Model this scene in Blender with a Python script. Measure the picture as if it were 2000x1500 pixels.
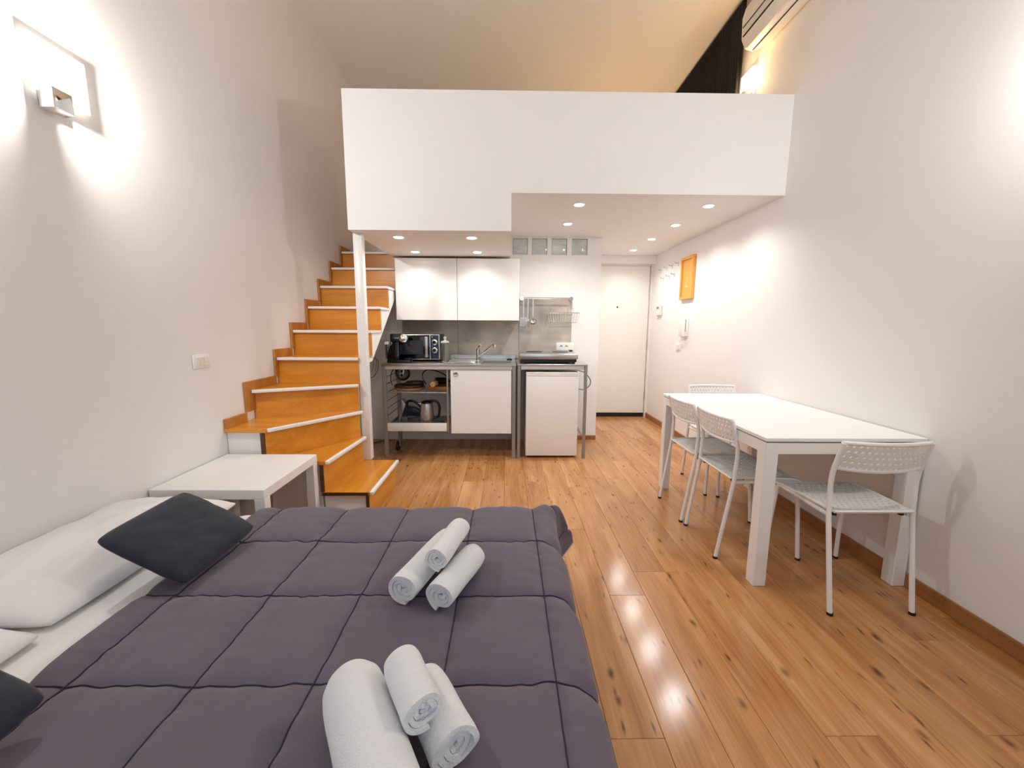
import bpy, bmesh, math, random
from mathutils import Vector, Matrix, noise
random.seed(7)
S = bpy.context.scene
C = S.collection
PI = math.pi
for o in list(bpy.data.objects): bpy.data.objects.remove(o)

# ------------------------------------------------------------------ camera
F_PX, PITCH, YAW, ROLL, HCAM = 787.98, 0.141486, 0.013843, 0.00573, 1.23866
def make_camera():
    cd = bpy.data.cameras.new('camera'); co = bpy.data.objects.new('camera', cd); C.objects.link(co)
    cd.sensor_width = 36.0; cd.sensor_fit = 'HORIZONTAL'; cd.lens = F_PX * 36.0 / 2000.0
    cd.clip_start = 0.02; cd.clip_end = 60
    s, c = math.sin(YAW), math.cos(YAW); sp, cp = math.sin(PITCH), math.cos(PITCH)
    r0 = Vector((c, -s, 0)); d0 = Vector((-s*sp, -c*sp, -cp)); fw = Vector((s*cp, c*cp, -sp))
    R = math.cos(ROLL)*r0 - math.sin(ROLL)*d0; D = math.sin(ROLL)*r0 + math.cos(ROLL)*d0
    m = Matrix.Identity(4)
    for i in range(3): m[i][0] = R[i]; m[i][1] = -D[i]; m[i][2] = -fw[i]
    m[0][3], m[1][3], m[2][3] = 0, 0, HCAM
    co.matrix_world = m; S.camera = co
make_camera()

# ------------------------------------------------------------------ world + exposure
W = bpy.data.worlds.new('world'); S.world = W; W.use_nodes = True
W.node_tree.nodes['Background'].inputs[0].default_value = (0.74, 0.86, 1.0, 1)
W.node_tree.nodes['Background'].inputs[1].default_value = 1.6
S.view_settings.view_transform = 'Standard'; S.view_settings.look = 'None'
S.view_settings.gamma = 1.0; S.view_settings.use_curve_mapping = False
S.view_settings.exposure = 0.2
DOWN_W, KIT_W, DOWN_COL = 26.0, 9.5, (1.0, 0.975, 0.945)        # each recessed downlight
SCONCE_W, SCONCE_COL = 34.0, (1.0, 0.98, 0.96)     # wall sconces in the room
LOFT_W, LOFT_COL = 5.0, (1.0, 0.62, 0.28)
GLOBE_W, GLOBE_COL = 8.0, (1.0, 0.46, 0.10)         # warm sconce up in the loft

# ------------------------------------------------------------------ helpers
def lin(h):
    h = h.lstrip('#'); v = [int(h[i:i+2], 16)/255 for i in (0, 2, 4)]
    return tuple([x/12.92 if x <= .04045 else ((x+.055)/1.055)**2.4 for x in v] + [1.0])
MATS = {}
def mat(name, col, rough=.5, metal=0.0, bump=0.0, bscale=200.0, spec=.5, trans=0.0, emit=None, estr=0.0, var=0.0, vscale=6.0, sheen=0.0, coat=0.0, alpha=1.0):
    m = bpy.data.materials.new(name); m.use_nodes = True; nt = m.node_tree; b = nt.nodes['Principled BSDF']
    c = lin(col) if isinstance(col, str) else col
    b.inputs['Base Color'].default_value = c; b.inputs['Roughness'].default_value = rough; b.inputs['Metallic'].default_value = metal
    b.inputs['Specular IOR Level'].default_value = spec; b.inputs['Transmission Weight'].default_value = trans
    b.inputs['Sheen Weight'].default_value = sheen; b.inputs['Coat Weight'].default_value = coat; b.inputs['Alpha'].default_value = alpha
    if emit: b.inputs['Emission Color'].default_value = emit if not isinstance(emit, str) else lin(emit); b.inputs['Emission Strength'].default_value = estr
    tc = nt.nodes.new('ShaderNodeTexCoord')
    if var > 0:
        n = nt.nodes.new('ShaderNodeTexNoise'); n.inputs['Scale'].default_value = vscale; n.inputs['Detail'].default_value = 5
        nt.links.new(tc.outputs['Object'], n.inputs['Vector'])
        mx = nt.nodes.new('ShaderNodeMix'); mx.data_type = 'RGBA'
        mx.inputs[6].default_value = tuple(x*(1-var) for x in c[:3]) + (1,); mx.inputs[7].default_value = tuple(min(1, x*(1+var)) for x in c[:3]) + (1,)
        nt.links.new(n.outputs['Fac'], mx.inputs[0]); nt.links.new(mx.outputs[2], b.inputs['Base Color'])
    if bump > 0:
        n2 = nt.nodes.new('ShaderNodeTexNoise'); n2.inputs['Scale'].default_value = bscale; n2.inputs['Detail'].default_value = 3
        nt.links.new(tc.outputs['Object'], n2.inputs['Vector'])
        bp = nt.nodes.new('ShaderNodeBump'); bp.inputs['Strength'].default_value = bump; bp.inputs['Distance'].default_value = .004
        nt.links.new(n2.outputs['Fac'], bp.inputs['Height']); nt.links.new(bp.outputs['Normal'], b.inputs['Normal'])
    MATS[name] = m; return m

def wood(name, dark, mid, light, axis='Y', rough=.3, knots=0.0, rnd=0.0, gscale=1.0, coat=0.0):
    m = bpy.data.materials.new(name); m.use_nodes = True; nt = m.node_tree; b = nt.nodes['Principled BSDF']
    N = nt.nodes.new; L = nt.links.new
    tc = N('ShaderNodeTexCoord'); oi = N('ShaderNodeObjectInfo')
    vm = N('ShaderNodeVectorMath'); vm.operation = 'SCALE'; vm.inputs[0].default_value = (31.0, 17.0, 5.0); L(oi.outputs['Random'], vm.inputs['Scale'])
    ad = N('ShaderNodeVectorMath'); ad.operation = 'ADD'; L(tc.outputs['Object'], ad.inputs[0]); L(vm.outputs[0], ad.inputs[1])
    def mp(sc):
        n = N('ShaderNodeMapping'); n.inputs['Scale'].default_value = sc; L(ad.outputs[0], n.inputs['Vector']); return n
    def ax(a, lo, hi): return {'X': (lo, hi, hi), 'Y': (hi, lo, hi), 'Z': (hi, hi, lo)}[a]
    n1 = N('ShaderNodeTexNoise'); n1.inputs['Scale'].default_value = 1; n1.inputs['Detail'].default_value = 4; n1.inputs['Distortion'].default_value = .6
    L(mp(ax(axis, 1.1*gscale, 9*gscale)).outputs[0], n1.inputs['Vector'])
    n2 = N('ShaderNodeTexNoise'); n2.inputs['Scale'].default_value = 1; n2.inputs['Detail'].default_value = 6
    L(mp(ax(axis, 5*gscale, 110*gscale)).outputs[0], n2.inputs['Vector'])
    mixf = N('ShaderNodeMath'); mixf.operation = 'MULTIPLY_ADD'; mixf.inputs[1].default_value = .35; L(n2.outputs['Fac'], mixf.inputs[0])
    sc = N('ShaderNodeMath'); sc.operation = 'MULTIPLY'; sc.inputs[1].default_value = .65; L(n1.outputs['Fac'], sc.inputs[0]); L(sc.outputs[0], mixf.inputs[2])
    r = N('ShaderNodeValToRGB'); e = r.color_ramp.elements
    e[0].position = .33; e[0].color = lin(dark); e[1].position = .66; e[1].color = lin(light)
    k = r.color_ramp.elements.new(.5); k.color = lin(mid); L(mixf.outputs[0], r.inputs['Fac'])
    out = r.outputs[0]
    if knots > 0:
        nw = N('ShaderNodeTexNoise'); nw.inputs['Scale'].default_value = 9; L(ad.outputs[0], nw.inputs['Vector'])
        wv = N('ShaderNodeVectorMath'); wv.operation = 'MULTIPLY_ADD'; wv.inputs[1].default_value = (.03, .05, 0)
        L(nw.outputs['Color'], wv.inputs[0]); L(ad.outputs[0], wv.inputs[2])
        mk = N('ShaderNodeMapping'); mk.inputs['Scale'].default_value = ax(axis, 3.6, 7.5); L(wv.outputs[0], mk.inputs['Vector'])
        v = N('ShaderNodeTexVoronoi'); v.inputs['Scale'].default_value = 1; v.voronoi_dimensions = '2D'; L(mk.outputs[0], v.inputs['Vector'])
        rk = N('ShaderNodeValToRGB'); rk.color_ramp.elements[0].position = .025; rk.color_ramp.elements[0].color = (1, 1, 1, 1)
        rk.color_ramp.elements[1].position = .12; rk.color_ramp.elements[1].color = (0, 0, 0, 1); L(v.outputs['Distance'], rk.inputs['Fac'])
        sel = N('ShaderNodeSeparateColor'); L(v.outputs['Color'], sel.inputs[0])
        th = N('ShaderNodeMapRange'); th.inputs[1].default_value = .5; th.inputs[2].default_value = 1.0; L(sel.outputs[0], th.inputs[0])
        gt = N('ShaderNodeMath'); gt.operation = 'MULTIPLY'; L(th.outputs[0], gt.inputs[0]); L(rk.outputs[0], gt.inputs[1])
        g2 = N('ShaderNodeMath'); g2.operation = 'MULTIPLY'; g2.inputs[1].default_value = knots; L(gt.outputs[0], g2.inputs[0])
        mx = N('ShaderNodeMix'); mx.data_type = 'RGBA'; mx.inputs[7].default_value = lin('#4a2a12'); L(g2.outputs[0], mx.inputs[0]); L(out, mx.inputs[6]); out = mx.outputs[2]
    if knots > 0:
        mf = N('ShaderNodeMapping'); mf.inputs['Scale'].default_value = ax(axis, 8, 34); L(wv.outputs[0], mf.inputs['Vector'])
        vf = N('ShaderNodeTexVoronoi'); vf.inputs['Scale'].default_value = 1; vf.voronoi_dimensions = '2D'; L(mf.outputs[0], vf.inputs['Vector'])
        rf = N('ShaderNodeMapRange'); rf.inputs[1].default_value = .24; rf.inputs[2].default_value = .05; L(vf.outputs['Distance'], rf.inputs[0])
        sf_ = N('ShaderNodeSeparateColor'); L(vf.outputs['Color'], sf_.inputs[0])
        tf = N('ShaderNodeMapRange'); tf.inputs[1].default_value = .80; tf.inputs[2].default_value = 1.0; L(sf_.outputs[1], tf.inputs[0])
        pf = N('ShaderNodeMath'); pf.operation = 'MULTIPLY'; L(rf.outputs[0], pf.inputs[0]); L(tf.outputs[0], pf.inputs[1])
        mx2 = N('ShaderNodeMix'); mx2.data_type = 'RGBA'; mx2.inputs[7].default_value = lin('#5c3718'); L(pf.outputs[0], mx2.inputs[0]); L(out, mx2.inputs[6]); out = mx2.outputs[2]
    if rnd > 0:
        hs = N('ShaderNodeHueSaturation'); L(out, hs.inputs['Color'])
        mr = N('ShaderNodeMapRange'); mr.inputs[3].default_value = 1-rnd; mr.inputs[4].default_value = 1+rnd; L(oi.outputs['Random'], mr.inputs[0]); L(mr.outputs[0], hs.inputs['Value'])
        out = hs.outputs[0]
    L(out, b.inputs['Base Color']); b.inputs['Roughness'].default_value = rough; b.inputs['Coat Weight'].default_value = coat
    bp = N('ShaderNodeBump'); bp.inputs['Strength'].default_value = .08; bp.inputs['Distance'].default_value = .002; L(n2.outputs['Fac'], bp.inputs['Height']); L(bp.outputs['Normal'], b.inputs['Normal'])
    MATS[name] = m; return m

class MB:
    """collects shapes into one mesh (world coordinates unless the parent sits at the origin)"""
    def __init__(self): self.bm = bmesh.new()
    def _merge(self, t):
        me = bpy.data.meshes.new('tmp'); t.to_mesh(me); t.free(); self.bm.from_mesh(me); bpy.data.meshes.remove(me); return self
    def box(self, x0, x1, y0, y1, z0, z1, bev=0.0, seg=2):
        t = bmesh.new(); bmesh.ops.create_cube(t, size=1)
        for v in t.verts: v.co = Vector((x0+(v.co.x+.5)*(x1-x0), y0+(v.co.y+.5)*(y1-y0), z0+(v.co.z+.5)*(z1-z0)))
        if bev > 0:
            bev = min(bev, .49*min(abs(x1-x0), abs(y1-y0), abs(z1-z0)))
            bmesh.ops.bevel(t, geom=list(t.edges), offset=bev, segments=seg, affect='EDGES', profile=.5)
        bmesh.ops.recalc_face_normals(t, faces=t.faces)
        return self._merge(t)
    def obox(self, c, size, rot, bev=0.0, seg=2):
        m = MB().box(-size[0]/2, size[0]/2, -size[1]/2, size[1]/2, -size[2]/2, size[2]/2, bev, seg)
        bmesh.ops.transform(m.bm, matrix=Matrix.Translation(Vector(c)) @ rot.to_4x4(), verts=m.bm.verts); return self._merge(m.bm)
    def prism(self, poly, axis, lo, hi, bev=0.0):
        t = bmesh.new()
        def P(a, b, c): return {'X': (c, a, b), 'Y': (a, c, b), 'Z': (a, b, c)}[axis]
        A = [t.verts.new(P(a, b, lo)) for a, b in poly]; B = [t.verts.new(P(a, b, hi)) for a, b in poly]
        t.faces.new(A); t.faces.new(B[::-1]); n = len(poly)
        for i in range(n): t.faces.new((A[i], B[i], B[(i+1) % n], A[(i+1) % n]))
        bmesh.ops.recalc_face_normals(t, faces=t.faces)
        if bev > 0: bmesh.ops.bevel(t, geom=list(t.edges), offset=bev, segments=2, affect='EDGES', profile=.5)
        return self._merge(t)
    def cyl(self, p0, p1, r, n=16, r2=None):
        p0, p1 = Vector(p0), Vector(p1); d = p1-p0; t = bmesh.new()
        bmesh.ops.create_cone(t, cap_ends=True, segments=n, radius1=r, radius2=r if r2 is None else r2, depth=d.length)
        q = d.to_track_quat('Z', 'Y').to_matrix().to_4x4()
        bmesh.ops.transform(t, matrix=Matrix.Translation((p0+p1)/2) @ q, verts=t.verts); return self._merge(t)
    def tube(self, pts, r, n=8, closed=False, caps=True):
        pts = [Vector(p) for p in pts]; t = bmesh.new(); N = len(pts); rings = []; up = None
        for i, p in enumerate(pts):
            a = pts[(i-1) % N] if closed or i > 0 else p; b = pts[(i+1) % N] if closed or i < N-1 else p
            d = (b-a).normalized()
            if up is None: up = d.orthogonal().normalized()
            up = (up - d*up.dot(d)); up = up.normalized() if up.length > 1e-6 else d.orthogonal().normalized()
            sd = d.cross(up); rr = r[i] if isinstance(r, (list, tuple)) else r
            rings.append([t.verts.new(p + (up*math.cos(2*PI*k/n) + sd*math.sin(2*PI*k/n))*rr) for k in range(n)])
        for i in range(N if closed else N-1):
            A, B = rings[i], rings[(i+1) % N]
            for k in range(n): t.faces.new((A[k], A[(k+1) % n], B[(k+1) % n], B[k]))
        if not closed and caps: t.faces.new(rings[0][::-1]); t.faces.new(rings[-1])
        bmesh.ops.recalc_face_normals(t, faces=t.faces); return self._merge(t)
    def lathe(self, prof, c, n=24, axis=None):
        t = bmesh.new(); rings = []
        for r, z in prof:
            rings.append([t.verts.new((max(r, 1e-4)*math.cos(2*PI*k/n), max(r, 1e-4)*math.sin(2*PI*k/n), z)) for k in range(n)])
        for A, B in zip(rings, rings[1:]):
            for k in range(n): t.faces.new((A[k], A[(k+1) % n], B[(k+1) % n], B[k]))
        t.faces.new(rings[0][::-1]); t.faces.new(rings[-1]); bmesh.ops.recalc_face_normals(t, faces=t.faces)
        M = Matrix.Translation(Vector(c))
        if axis is not None: M = M @ Vector(axis).to_track_quat('Z', 'Y').to_matrix().to_4x4()
        bmesh.ops.transform(t, matrix=M, verts=t.verts); return self._merge(t)
    def raw(self, vs, fs):
        V = [self.bm.verts.new(v) for v in vs]
        for f in fs:
            try: self.bm.faces.new([V[i] for i in f])
            except ValueError: pass
        return self
    def mesh(self, name, m, off=Vector((0, 0, 0)), smooth=35):
        for v in self.bm.verts: v.co -= off
        me = bpy.data.meshes.new(name); self.bm.to_mesh(me); self.bm.free()
        if m: me.materials.append(m if not isinstance(m, str) else MATS[m])
        if smooth:
            for p in me.polygons: p.use_smooth = True
            me.set_sharp_from_angle(angle=math.radians(smooth))
        return me
def wloc(o):
    v = Vector((0, 0, 0))
    while o: v += o.location; o = o.parent
    return v
def part(name, mb, m, parent=None, label=None, smooth=35):
    me = mb.mesh(name, m, wloc(parent), smooth); o = bpy.data.objects.new(name, me); C.objects.link(o); o.parent = parent
    if label: o['label'] = label
    return o
def thing(name, label, cat, loc=(0, 0, 0), group=None, rotz=0):
    o = bpy.data.objects.new(name, None); C.objects.link(o); o.location = loc; o.rotation_euler = (0, 0, rotz); o.empty_display_size = .05
    o['label'] = label; o['category'] = cat
    if group: o['group'] = group
    return o
def solo(name, mb, m, label, cat, group=None, smooth=35):
    o = part(name, mb, m, None, label, smooth); o['category'] = cat
    if group: o['group'] = group
    return o
def struct(name, mb, m, label, cat='wall', parent=None, smooth=35):
    o = part(name, mb, m, parent, label, smooth); o['kind'] = 'structure'
    if parent is None: o['category'] = cat
    return o
def copy_tree(o, parent=None):
    c = o.copy(); C.objects.link(c); c.parent = parent
    for ch in list(o.children): copy_tree(ch, c)
    return c
def arc(c, r, a0, a1, n, plane='XZ'):
    out = []
    for i in range(n+1):
        a = a0+(a1-a0)*i/n; u, v = r*math.cos(a), r*math.sin(a)
        out.append({'XZ': (c[0]+u, c[1], c[2]+v), 'YZ': (c[0], c[1]+u, c[2]+v), 'XY': (c[0]+u, c[1]+v, c[2])}[plane])
    return out
def bend(pts, r=.03, n=5):
    """round the corners of a polyline"""
    P = [Vector(p) for p in pts]; out = [P[0]]
    for i in range(1, len(P)-1):
        a, b, c = P[i-1], P[i], P[i+1]; d1 = (a-b); d2 = (c-b); k = min(r, d1.length*.45, d2.length*.45)
        s, e = b+d1.normalized()*k, b+d2.normalized()*k
        for j in range(n+1):
            t = j/n; out.append(s*(1-t)**2 + b*2*t*(1-t) + e*t*t)
    return out + [P[-1]]

# ------------------------------------------------------------------ materials
mat('paint', '#f0edea', .75, bump=.05, bscale=60, var=.012, vscale=1.5)
mat('ceiling_paint', '#efeae4', .85)
mat('white_laminate', '#f3f1ee', .35)
mat('white_gloss', '#f1eee9', .22)
mat('white_door', '#f0ece4', .45)
mat('white_metal', '#f1efec', .3)
mat('white_plastic', '#f0eeea', .4)
mat('cream_plastic', '#e9e4da', .5)
mat('tube_grey', '#9b9a97', .38, metal=.55)
mat('rail_silver', '#c4c1bd', .4, metal=.3)
mat('steel', '#c9c7c3', .28, metal=1.0)
mat('chrome', '#e4e4e4', .08, metal=1.0)
mat('dark_metal', '#3a3a3c', .4, metal=.6)
mat('black_plastic', '#0c0d10', .3)
mat('black_gloss', '#07080b', .08)
mat('black_glass', '#2b2e33', .08)
mat('rubber', '#161616', .7)
mat('concrete', '#b3a99e', .5, bump=.15, bscale=25, var=.85, vscale=3.6)
mat('sheet', '#efedec', .9, bump=.1, bscale=300, sheen=.2)
mat('towel', '#f3f3f4', .95, bump=.9, bscale=420, sheen=.4)
mat('quilt', '#5e5460', .85, bump=.12, bscale=500, sheen=.15)
mat('stitch_crease_shade', '#2b2638', .9)  # thread colour darkened to carry the shade in the quilt creases
mat('quilt_lining', '#b9b2b4', .9)
mat('cushion', '#20242e', .92, bump=.2, bscale=600, sheen=.15)
mat('glass', '#f4f7f6', .03, trans=1.0)
mat('frosted', '#f6f4f0', .5, trans=.6)
mat('plate_glass', '#faf8f4', .35, emit=(1, .97, .93, 1), estr=1.6)
mat('block_glass', '#d6dcd6', .12, spec=.8, var=.25, vscale=14)
mat('lamp_glow', '#ffffff', .5, emit=(1, .95, .88, 1), estr=22)
mat('loft_glow', '#ffffff', .5, emit=(1, .80, .5, 1), estr=22)
mat('curtain', '#0d0b0a', .8)
mat('wicker', '#9a6a3a', .8, bump=.6, bscale=150, var=.35, vscale=30)
mat('cork', '#b98a5a', .8, var=.2, vscale=40)
mat('dark_wicker', '#4a3420', .8, bump=.5, bscale=150)
mat('navy_plastic', '#1c2740', .3)
mat('grey_plastic', '#6a6c70', .45)
mat('green_cable', '#2f7a3a', .5)
mat('frame_wood', '#e6a34a', .45, var=.12, vscale=9)
mat('threshold', '#0c0d12', .5)
mat('lcd', '#6f7470', .3)
mat('ac_plastic', '#eee6da', .4)
wood('plank', '#a0683a', '#bb8450', '#cf9d69', 'Y', .17, knots=.9, rnd=.08)
wood('skirting', '#8a5a30', '#a06b3b', '#b27a48', 'Y', .4)
wood('skirting_x', '#8a5a30', '#a06b3b', '#b27a48', 'X', .4)
wood('stair_wood', '#c47a16', '#d48a26', '#df9a36', 'X', .3, gscale=1.3, rnd=.07, coat=.2)
wood('stair_wood_y', '#c47a16', '#d48a26', '#df9a36', 'Y', .3, gscale=1.3, rnd=.05, coat=.2)
wood('stair_skirt', '#a5682c', '#b87a38', '#c58a48', 'Z', .45, gscale=1.2)
mat('stair_edge', '#4f2c0c', .5)

# ------------------------------------------------------------------ room shell
XL, XR, YB, YK, YD, ZC = -1.73, 1.947, -1.5, 4.35, 5.53, 3.87
YF, ZS, ZK, ZT, XLO, XST = 2.96, 2.162, 1.903, 2.808, -1.112, .03
fl = struct('floor', MB().box(XL-.1, XR+.1, YB-.1, YD+.2, -.1, -.012), 'rubber', 'oak laminate floor laid in long planks', 'floor')
# each plank a child of the floor; alike lengths share a mesh
def plank_mesh(w, l): return MB().box(0, w, 0, l, -.012, 0, .0012, 1).mesh('plank', 'plank')
PW, PL = .166, 1.28
full = plank_mesh(PW-.0008, PL-.0008)
x = .652-PW*math.ceil((.652-XL)/PW); row = 0
joints = {.486: 1.72, .818: 1.898, .984: 1.061, 1.482: 1.059, .652: .62, 1.15: 2.2, 1.316: .55}
while x < XR-.005:
    x0, x1 = max(x, XL), min(x+PW, XR); key = [k for k in joints if abs(k-x) < .01]
    y = (joints[key[0]] if key else random.uniform(0, PL)); y = y-PL*math.ceil((y-YB)/PL)
    while y < YD+.1:
        y0, y1 = max(y, YB), min(y+PL, YD+.1)
        if y1-y0 > .01:
            whole = abs(x1-x0-PW) < 1e-6 and abs(y1-y0-PL) < 1e-6
            me = full if whole else plank_mesh(x1-x0-.0008, y1-y0-.0008)
            o = bpy.data.objects.new('plank', me); C.objects.link(o); o.location = (x0, y0, 0); o.parent = fl
        y += PL
    x += PW; row += 1
struct('wall_left', MB().box(XL-.12, XL, YB, YD+.1, 0, ZC), 'paint', 'tall white wall behind the bed head and stairs')
struct('wall_right', MB().box(XR, XR+.12, YB, YD+.1, 0, ZC), 'paint', 'tall white wall beside the dining table')
struct('ceiling', MB().box(XL-.12, XR+.12, YB-.12, YD+.2, ZC, ZC+.12), 'ceiling_paint', 'high plain white ceiling above the loft', 'ceiling')
# wall behind the camera, with a tall window
wx0, wx1, wz0, wz1 = -1.0, 1.2, .9, 2.9
struct('wall_back', MB().box(XL, wx0, YB-.12, YB, 0, ZC).box(wx1, XR, YB-.12, YB, 0, ZC).box(wx0, wx1, YB-.12, YB, 0, wz0).box(wx0, wx1, YB-.12, YB, wz1, ZC), 'paint', 'white wall with the tall window facing the loft')
win = struct('window_1', MB().box(wx0, wx0+.06, YB-.1, YB-.04, wz0, wz1).box(wx1-.06, wx1, YB-.1, YB-.04, wz0, wz1).box(wx0+.06, wx1-.06, YB-.1, YB-.04, wz0, wz0+.06).box(wx0+.06, wx1-.06, YB-.1, YB-.04, wz1-.06, wz1).box(.07, .13, YB-.1, YB-.04, wz0+.06, wz1-.06), 'white_gloss', 'tall white window opposite the loft', 'window')
pl = bpy.data.lights.new('window_portal', 'AREA'); pl.shape = 'RECTANGLE'; pl.size = wx1-wx0; pl.size_y = wz1-wz0; pl.cycles.is_portal = True
po = bpy.data.objects.new('window_portal', pl); C.objects.link(po); po.location = ((wx0+wx1)/2, YB-.02, (wz0+wz1)/2); po.rotation_euler = (PI/2, 0, 0)

# kitchen wall with an opening row for four glass blocks
gb = [(.06, .215), (.26, .418), (.465, .625), (.675, .838)]; gz0, gz1 = 1.982, 2.145
wk = MB().box(-1.086, .99, YK, YK+.1, 0, gz0).box(-1.086, .99, YK, YK+.1, gz1, 2.2)
edges = [-1.086] + [v for g in gb for v in g] + [.99]
for i in range(0, len(edges), 2): wk.box(edges[i], edges[i+1], YK, YK+.1, gz0, gz1)
wk.box(XL, -1.086, YK, YK+.1, 0, 1.62)
wko = struct('wall_kitchen', wk, 'paint', 'white kitchen wall with a row of glass blocks')
for i, (a, b) in enumerate(gb):
    g = part('glass_block', MB().box(a+.002, b-.002, YK+.012, YK+.09, gz0+.002, gz1-.002, .006), 'block_glass', wko)
    rb = MB()
    n = 9
    for k in range(1, n):
        xx = a+(b-a)*k/n; zz = gz0+(gz1-gz0)*k/n
        if i != 2: rb.box(xx-.0018, xx+.0018, YK+.008, YK+.013, gz0+.012, gz1-.012)
        if i != 0 or k % 2: rb.box(a+.012, b-.012, YK+.008, YK+.013, zz-.0018, zz+.0018)
    part('rib_grid', rb, 'block_glass', g)
struct('wall_hall', MB().box(.89, .99, YK+.1, YD, 0, 2.2), 'paint', 'white side wall of the entrance passage')
struct('wall_far', MB().box(XL, XR, YD+.06, YD+.16, 0, ZC), 'paint', 'white wall around the entrance door')
struct('trim_1', MB().box(.99, XR, YD-.14, YD+.06, 2.06, ZS+.02), 'paint', 'white lintel above the entrance door', 'trim')
# loft: parapet, side wall, undersides, floor
struct('wall_loft', MB().prism([(XLO, ZK), (XST, ZK), (XST, ZS-.004), (XR, ZS-.004), (XR, ZT), (XLO, ZT)], 'Y', YF, YF+.09), 'paint', 'white loft parapet with a stepped lower edge')
struct('wall_loft_side', MB().box(XLO, XLO+.07, YF+.09, 4.5, 2.2, ZT), 'paint', 'white loft parapet along the stairwell')
struct('ceiling_kitchen', MB().box(XLO, XST, YF+.09, YK, ZK, 2.2), 'paint', 'low white ceiling over the kitchenette with downlights', 'ceiling')
struct('ceiling_hall', MB().box(XST, XR, YF+.09, YD+.06, ZS, 2.24), 'paint', 'white ceiling under the loft leading to the door', 'ceiling')
struct('floor_loft', MB().box(XLO, XST, YK, YD+.06, 2.16, 2.2).box(XL, XLO, 4.652, YD+.06, 1.90, 1.994), 'skirting_x', 'wooden loft floor at the stair head', 'floor')
struct('wall_stairhead', MB().box(-1.086, -1.04, YK+.1, YD+.06, 0, 2.158), 'paint', 'white wall beside the stair landing')
# skirting boards
struct('baseboard_right', MB().box(XR-.014, XR, YB, YD-.02, 0, .068, .003, 1), 'skirting', 'brown wooden skirting along the dining table wall', 'skirting')
struct('baseboard_kitchen', MB().box(.70, .99, YK-.014, YK, 0, .05, .003, 1), 'skirting_x', 'short brown skirting beside the fridge', 'skirting')

# entrance door
d1 = struct('door_1', MB().box(1.0, 1.912, YD-.02, YD+.03, .055, 2.044, .003, 1), 'white_door', 'plain white entrance door with spyhole', 'door')
part('threshold', MB().box(1.0, 1.905, YD-.03, YD+.03, .002, .05, .002, 1), 'threshold', d1, 'black draught strip under the door')
part('spyhole', MB().cyl((1.49, YD-.026, 1.506), (1.49, YD-.019, 1.506), .011), 'dark_metal', d1)
part('door_jamb', MB().box(1.918, XR, YD-.05, YD+.05, 0, 2.058).box(.99, 1.918, YD-.03, YD+.05, 2.046, 2.058), 'white_door', d1)
for z in (1.72, 1.0, .3): part('hinge', MB().cyl((1.915, YD-.032, z-.06), (1.915, YD-.032, z+.06), .009, 10).cyl((1.915, YD-.032, z+.06), (1.915, YD-.032, z+.072), .006, 10), 'steel', d1)

# ------------------------------------------------------------------ light fittings
def light(name, kind, loc, power, col, parent=None, size=.05, spot=None, blend=.6):
    l = bpy.data.lights.new(name, kind); l.energy = power; l.color = col; l.shadow_soft_size = size
    if kind == 'SPOT': l.spot_size = spot; l.spot_blend = blend
    o = bpy.data.objects.new(name, l); C.objects.link(o); o.location = Vector(loc)-wloc(parent); o.parent = parent; return o
def downlight(x, y, z, label, group, power):
    t = thing('downlight', label, 'downlight', (x, y, z), group)
    ring = MB().lathe([(.034, -.001), (.036, -.006), (.043, -.006), (.046, -.003), (.046, 0.0), (.034, 0.0)], (x, y, z), 28)
    part('trim_ring', ring, 'white_metal', t)
    part('lens', MB().cyl((x, y, z-.009), (x, y, z-.001), .033, 24), 'lamp_glow', t)
    light('beam', 'SPOT', (x, y, z-.012), power, DOWN_COL, t, .03, math.radians(150), .8)
hall = ['front left downlight under the loft, above the cooktop table', 'front right downlight under the loft, towards the dining table wall',
        'second downlight of the left row, before the glass blocks', 'second downlight from the front along the right wall',
        'third downlight along the right wall of the passage', 'farthest downlight, nearest the entrance door']
for (x, y), lb in zip([(.547, 3.22), (1.537, 3.22), (.547, 3.80), (1.53, 3.81), (1.522, 4.40), (1.522, 5.02)], hall): downlight(x, y, ZS, lb, 'downlights under the loft', DOWN_W)
kit = ['front downlight over the kitchenette nearest the stairs', 'front downlight over the kitchenette above the sink', 'rear downlight close above the left wall cabinet', 'rear downlight close above the right wall cabinet']
for (x, y), lb in zip([(-.815, 3.17), (-.267, 3.17), (-.825, 3.77), (-.267, 3.76)], kit): downlight(x, y, ZK, lb, 'downlights over the kitchenette', KIT_W)
def sconce(xw, s, y, z, label, power, col, glow):
    """xw wall plane, s = +1 when the room lies towards +x"""
    t = thing('wall_sconce', label, 'wall lamp', (xw, y, z), 'glass wall sconces')
    X = lambda a, b: (min(xw+s*a, xw+s*b), max(xw+s*a, xw+s*b))
    part('back_plate', MB().box(*X(.001, .018), y+.03, y+.13, z+.02, z+.14, .003), 'steel', t)
    part('glass_plate', MB().box(*X(.020, .028), y, y+.20, z+.06, z+.25, .002, 1), 'plate_glass', t)
    part('lamp_box', MB().box(*X(.029, .085), y+.005, y+.075, z, z+.072, .003), 'chrome', t)
    part('bulb', MB().cyl((xw+s*.055, y+.04, z+.075), (xw+s*.055, y+.04, z+.125), .012, 12), glow, t)
    light('lamp_light', 'POINT', (xw+s*.06, y+.045, z+.16), power, col, t, .03)
sconce(XL, 1, 1.61, 2.02, 'glass wall sconce on the left wall above the bed', SCONCE_W, SCONCE_COL, 'lamp_glow')
sconce(XR, -1, 1.20, 2.02, 'glass wall sconce on the right wall above the dining table', SCONCE_W, SCONCE_COL, 'lamp_glow')
sconce(XR, -1, 3.45, 3.02, 'warm wall sconce up in the loft beside the black curtain', LOFT_W, LOFT_COL, 'loft_glow')

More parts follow.
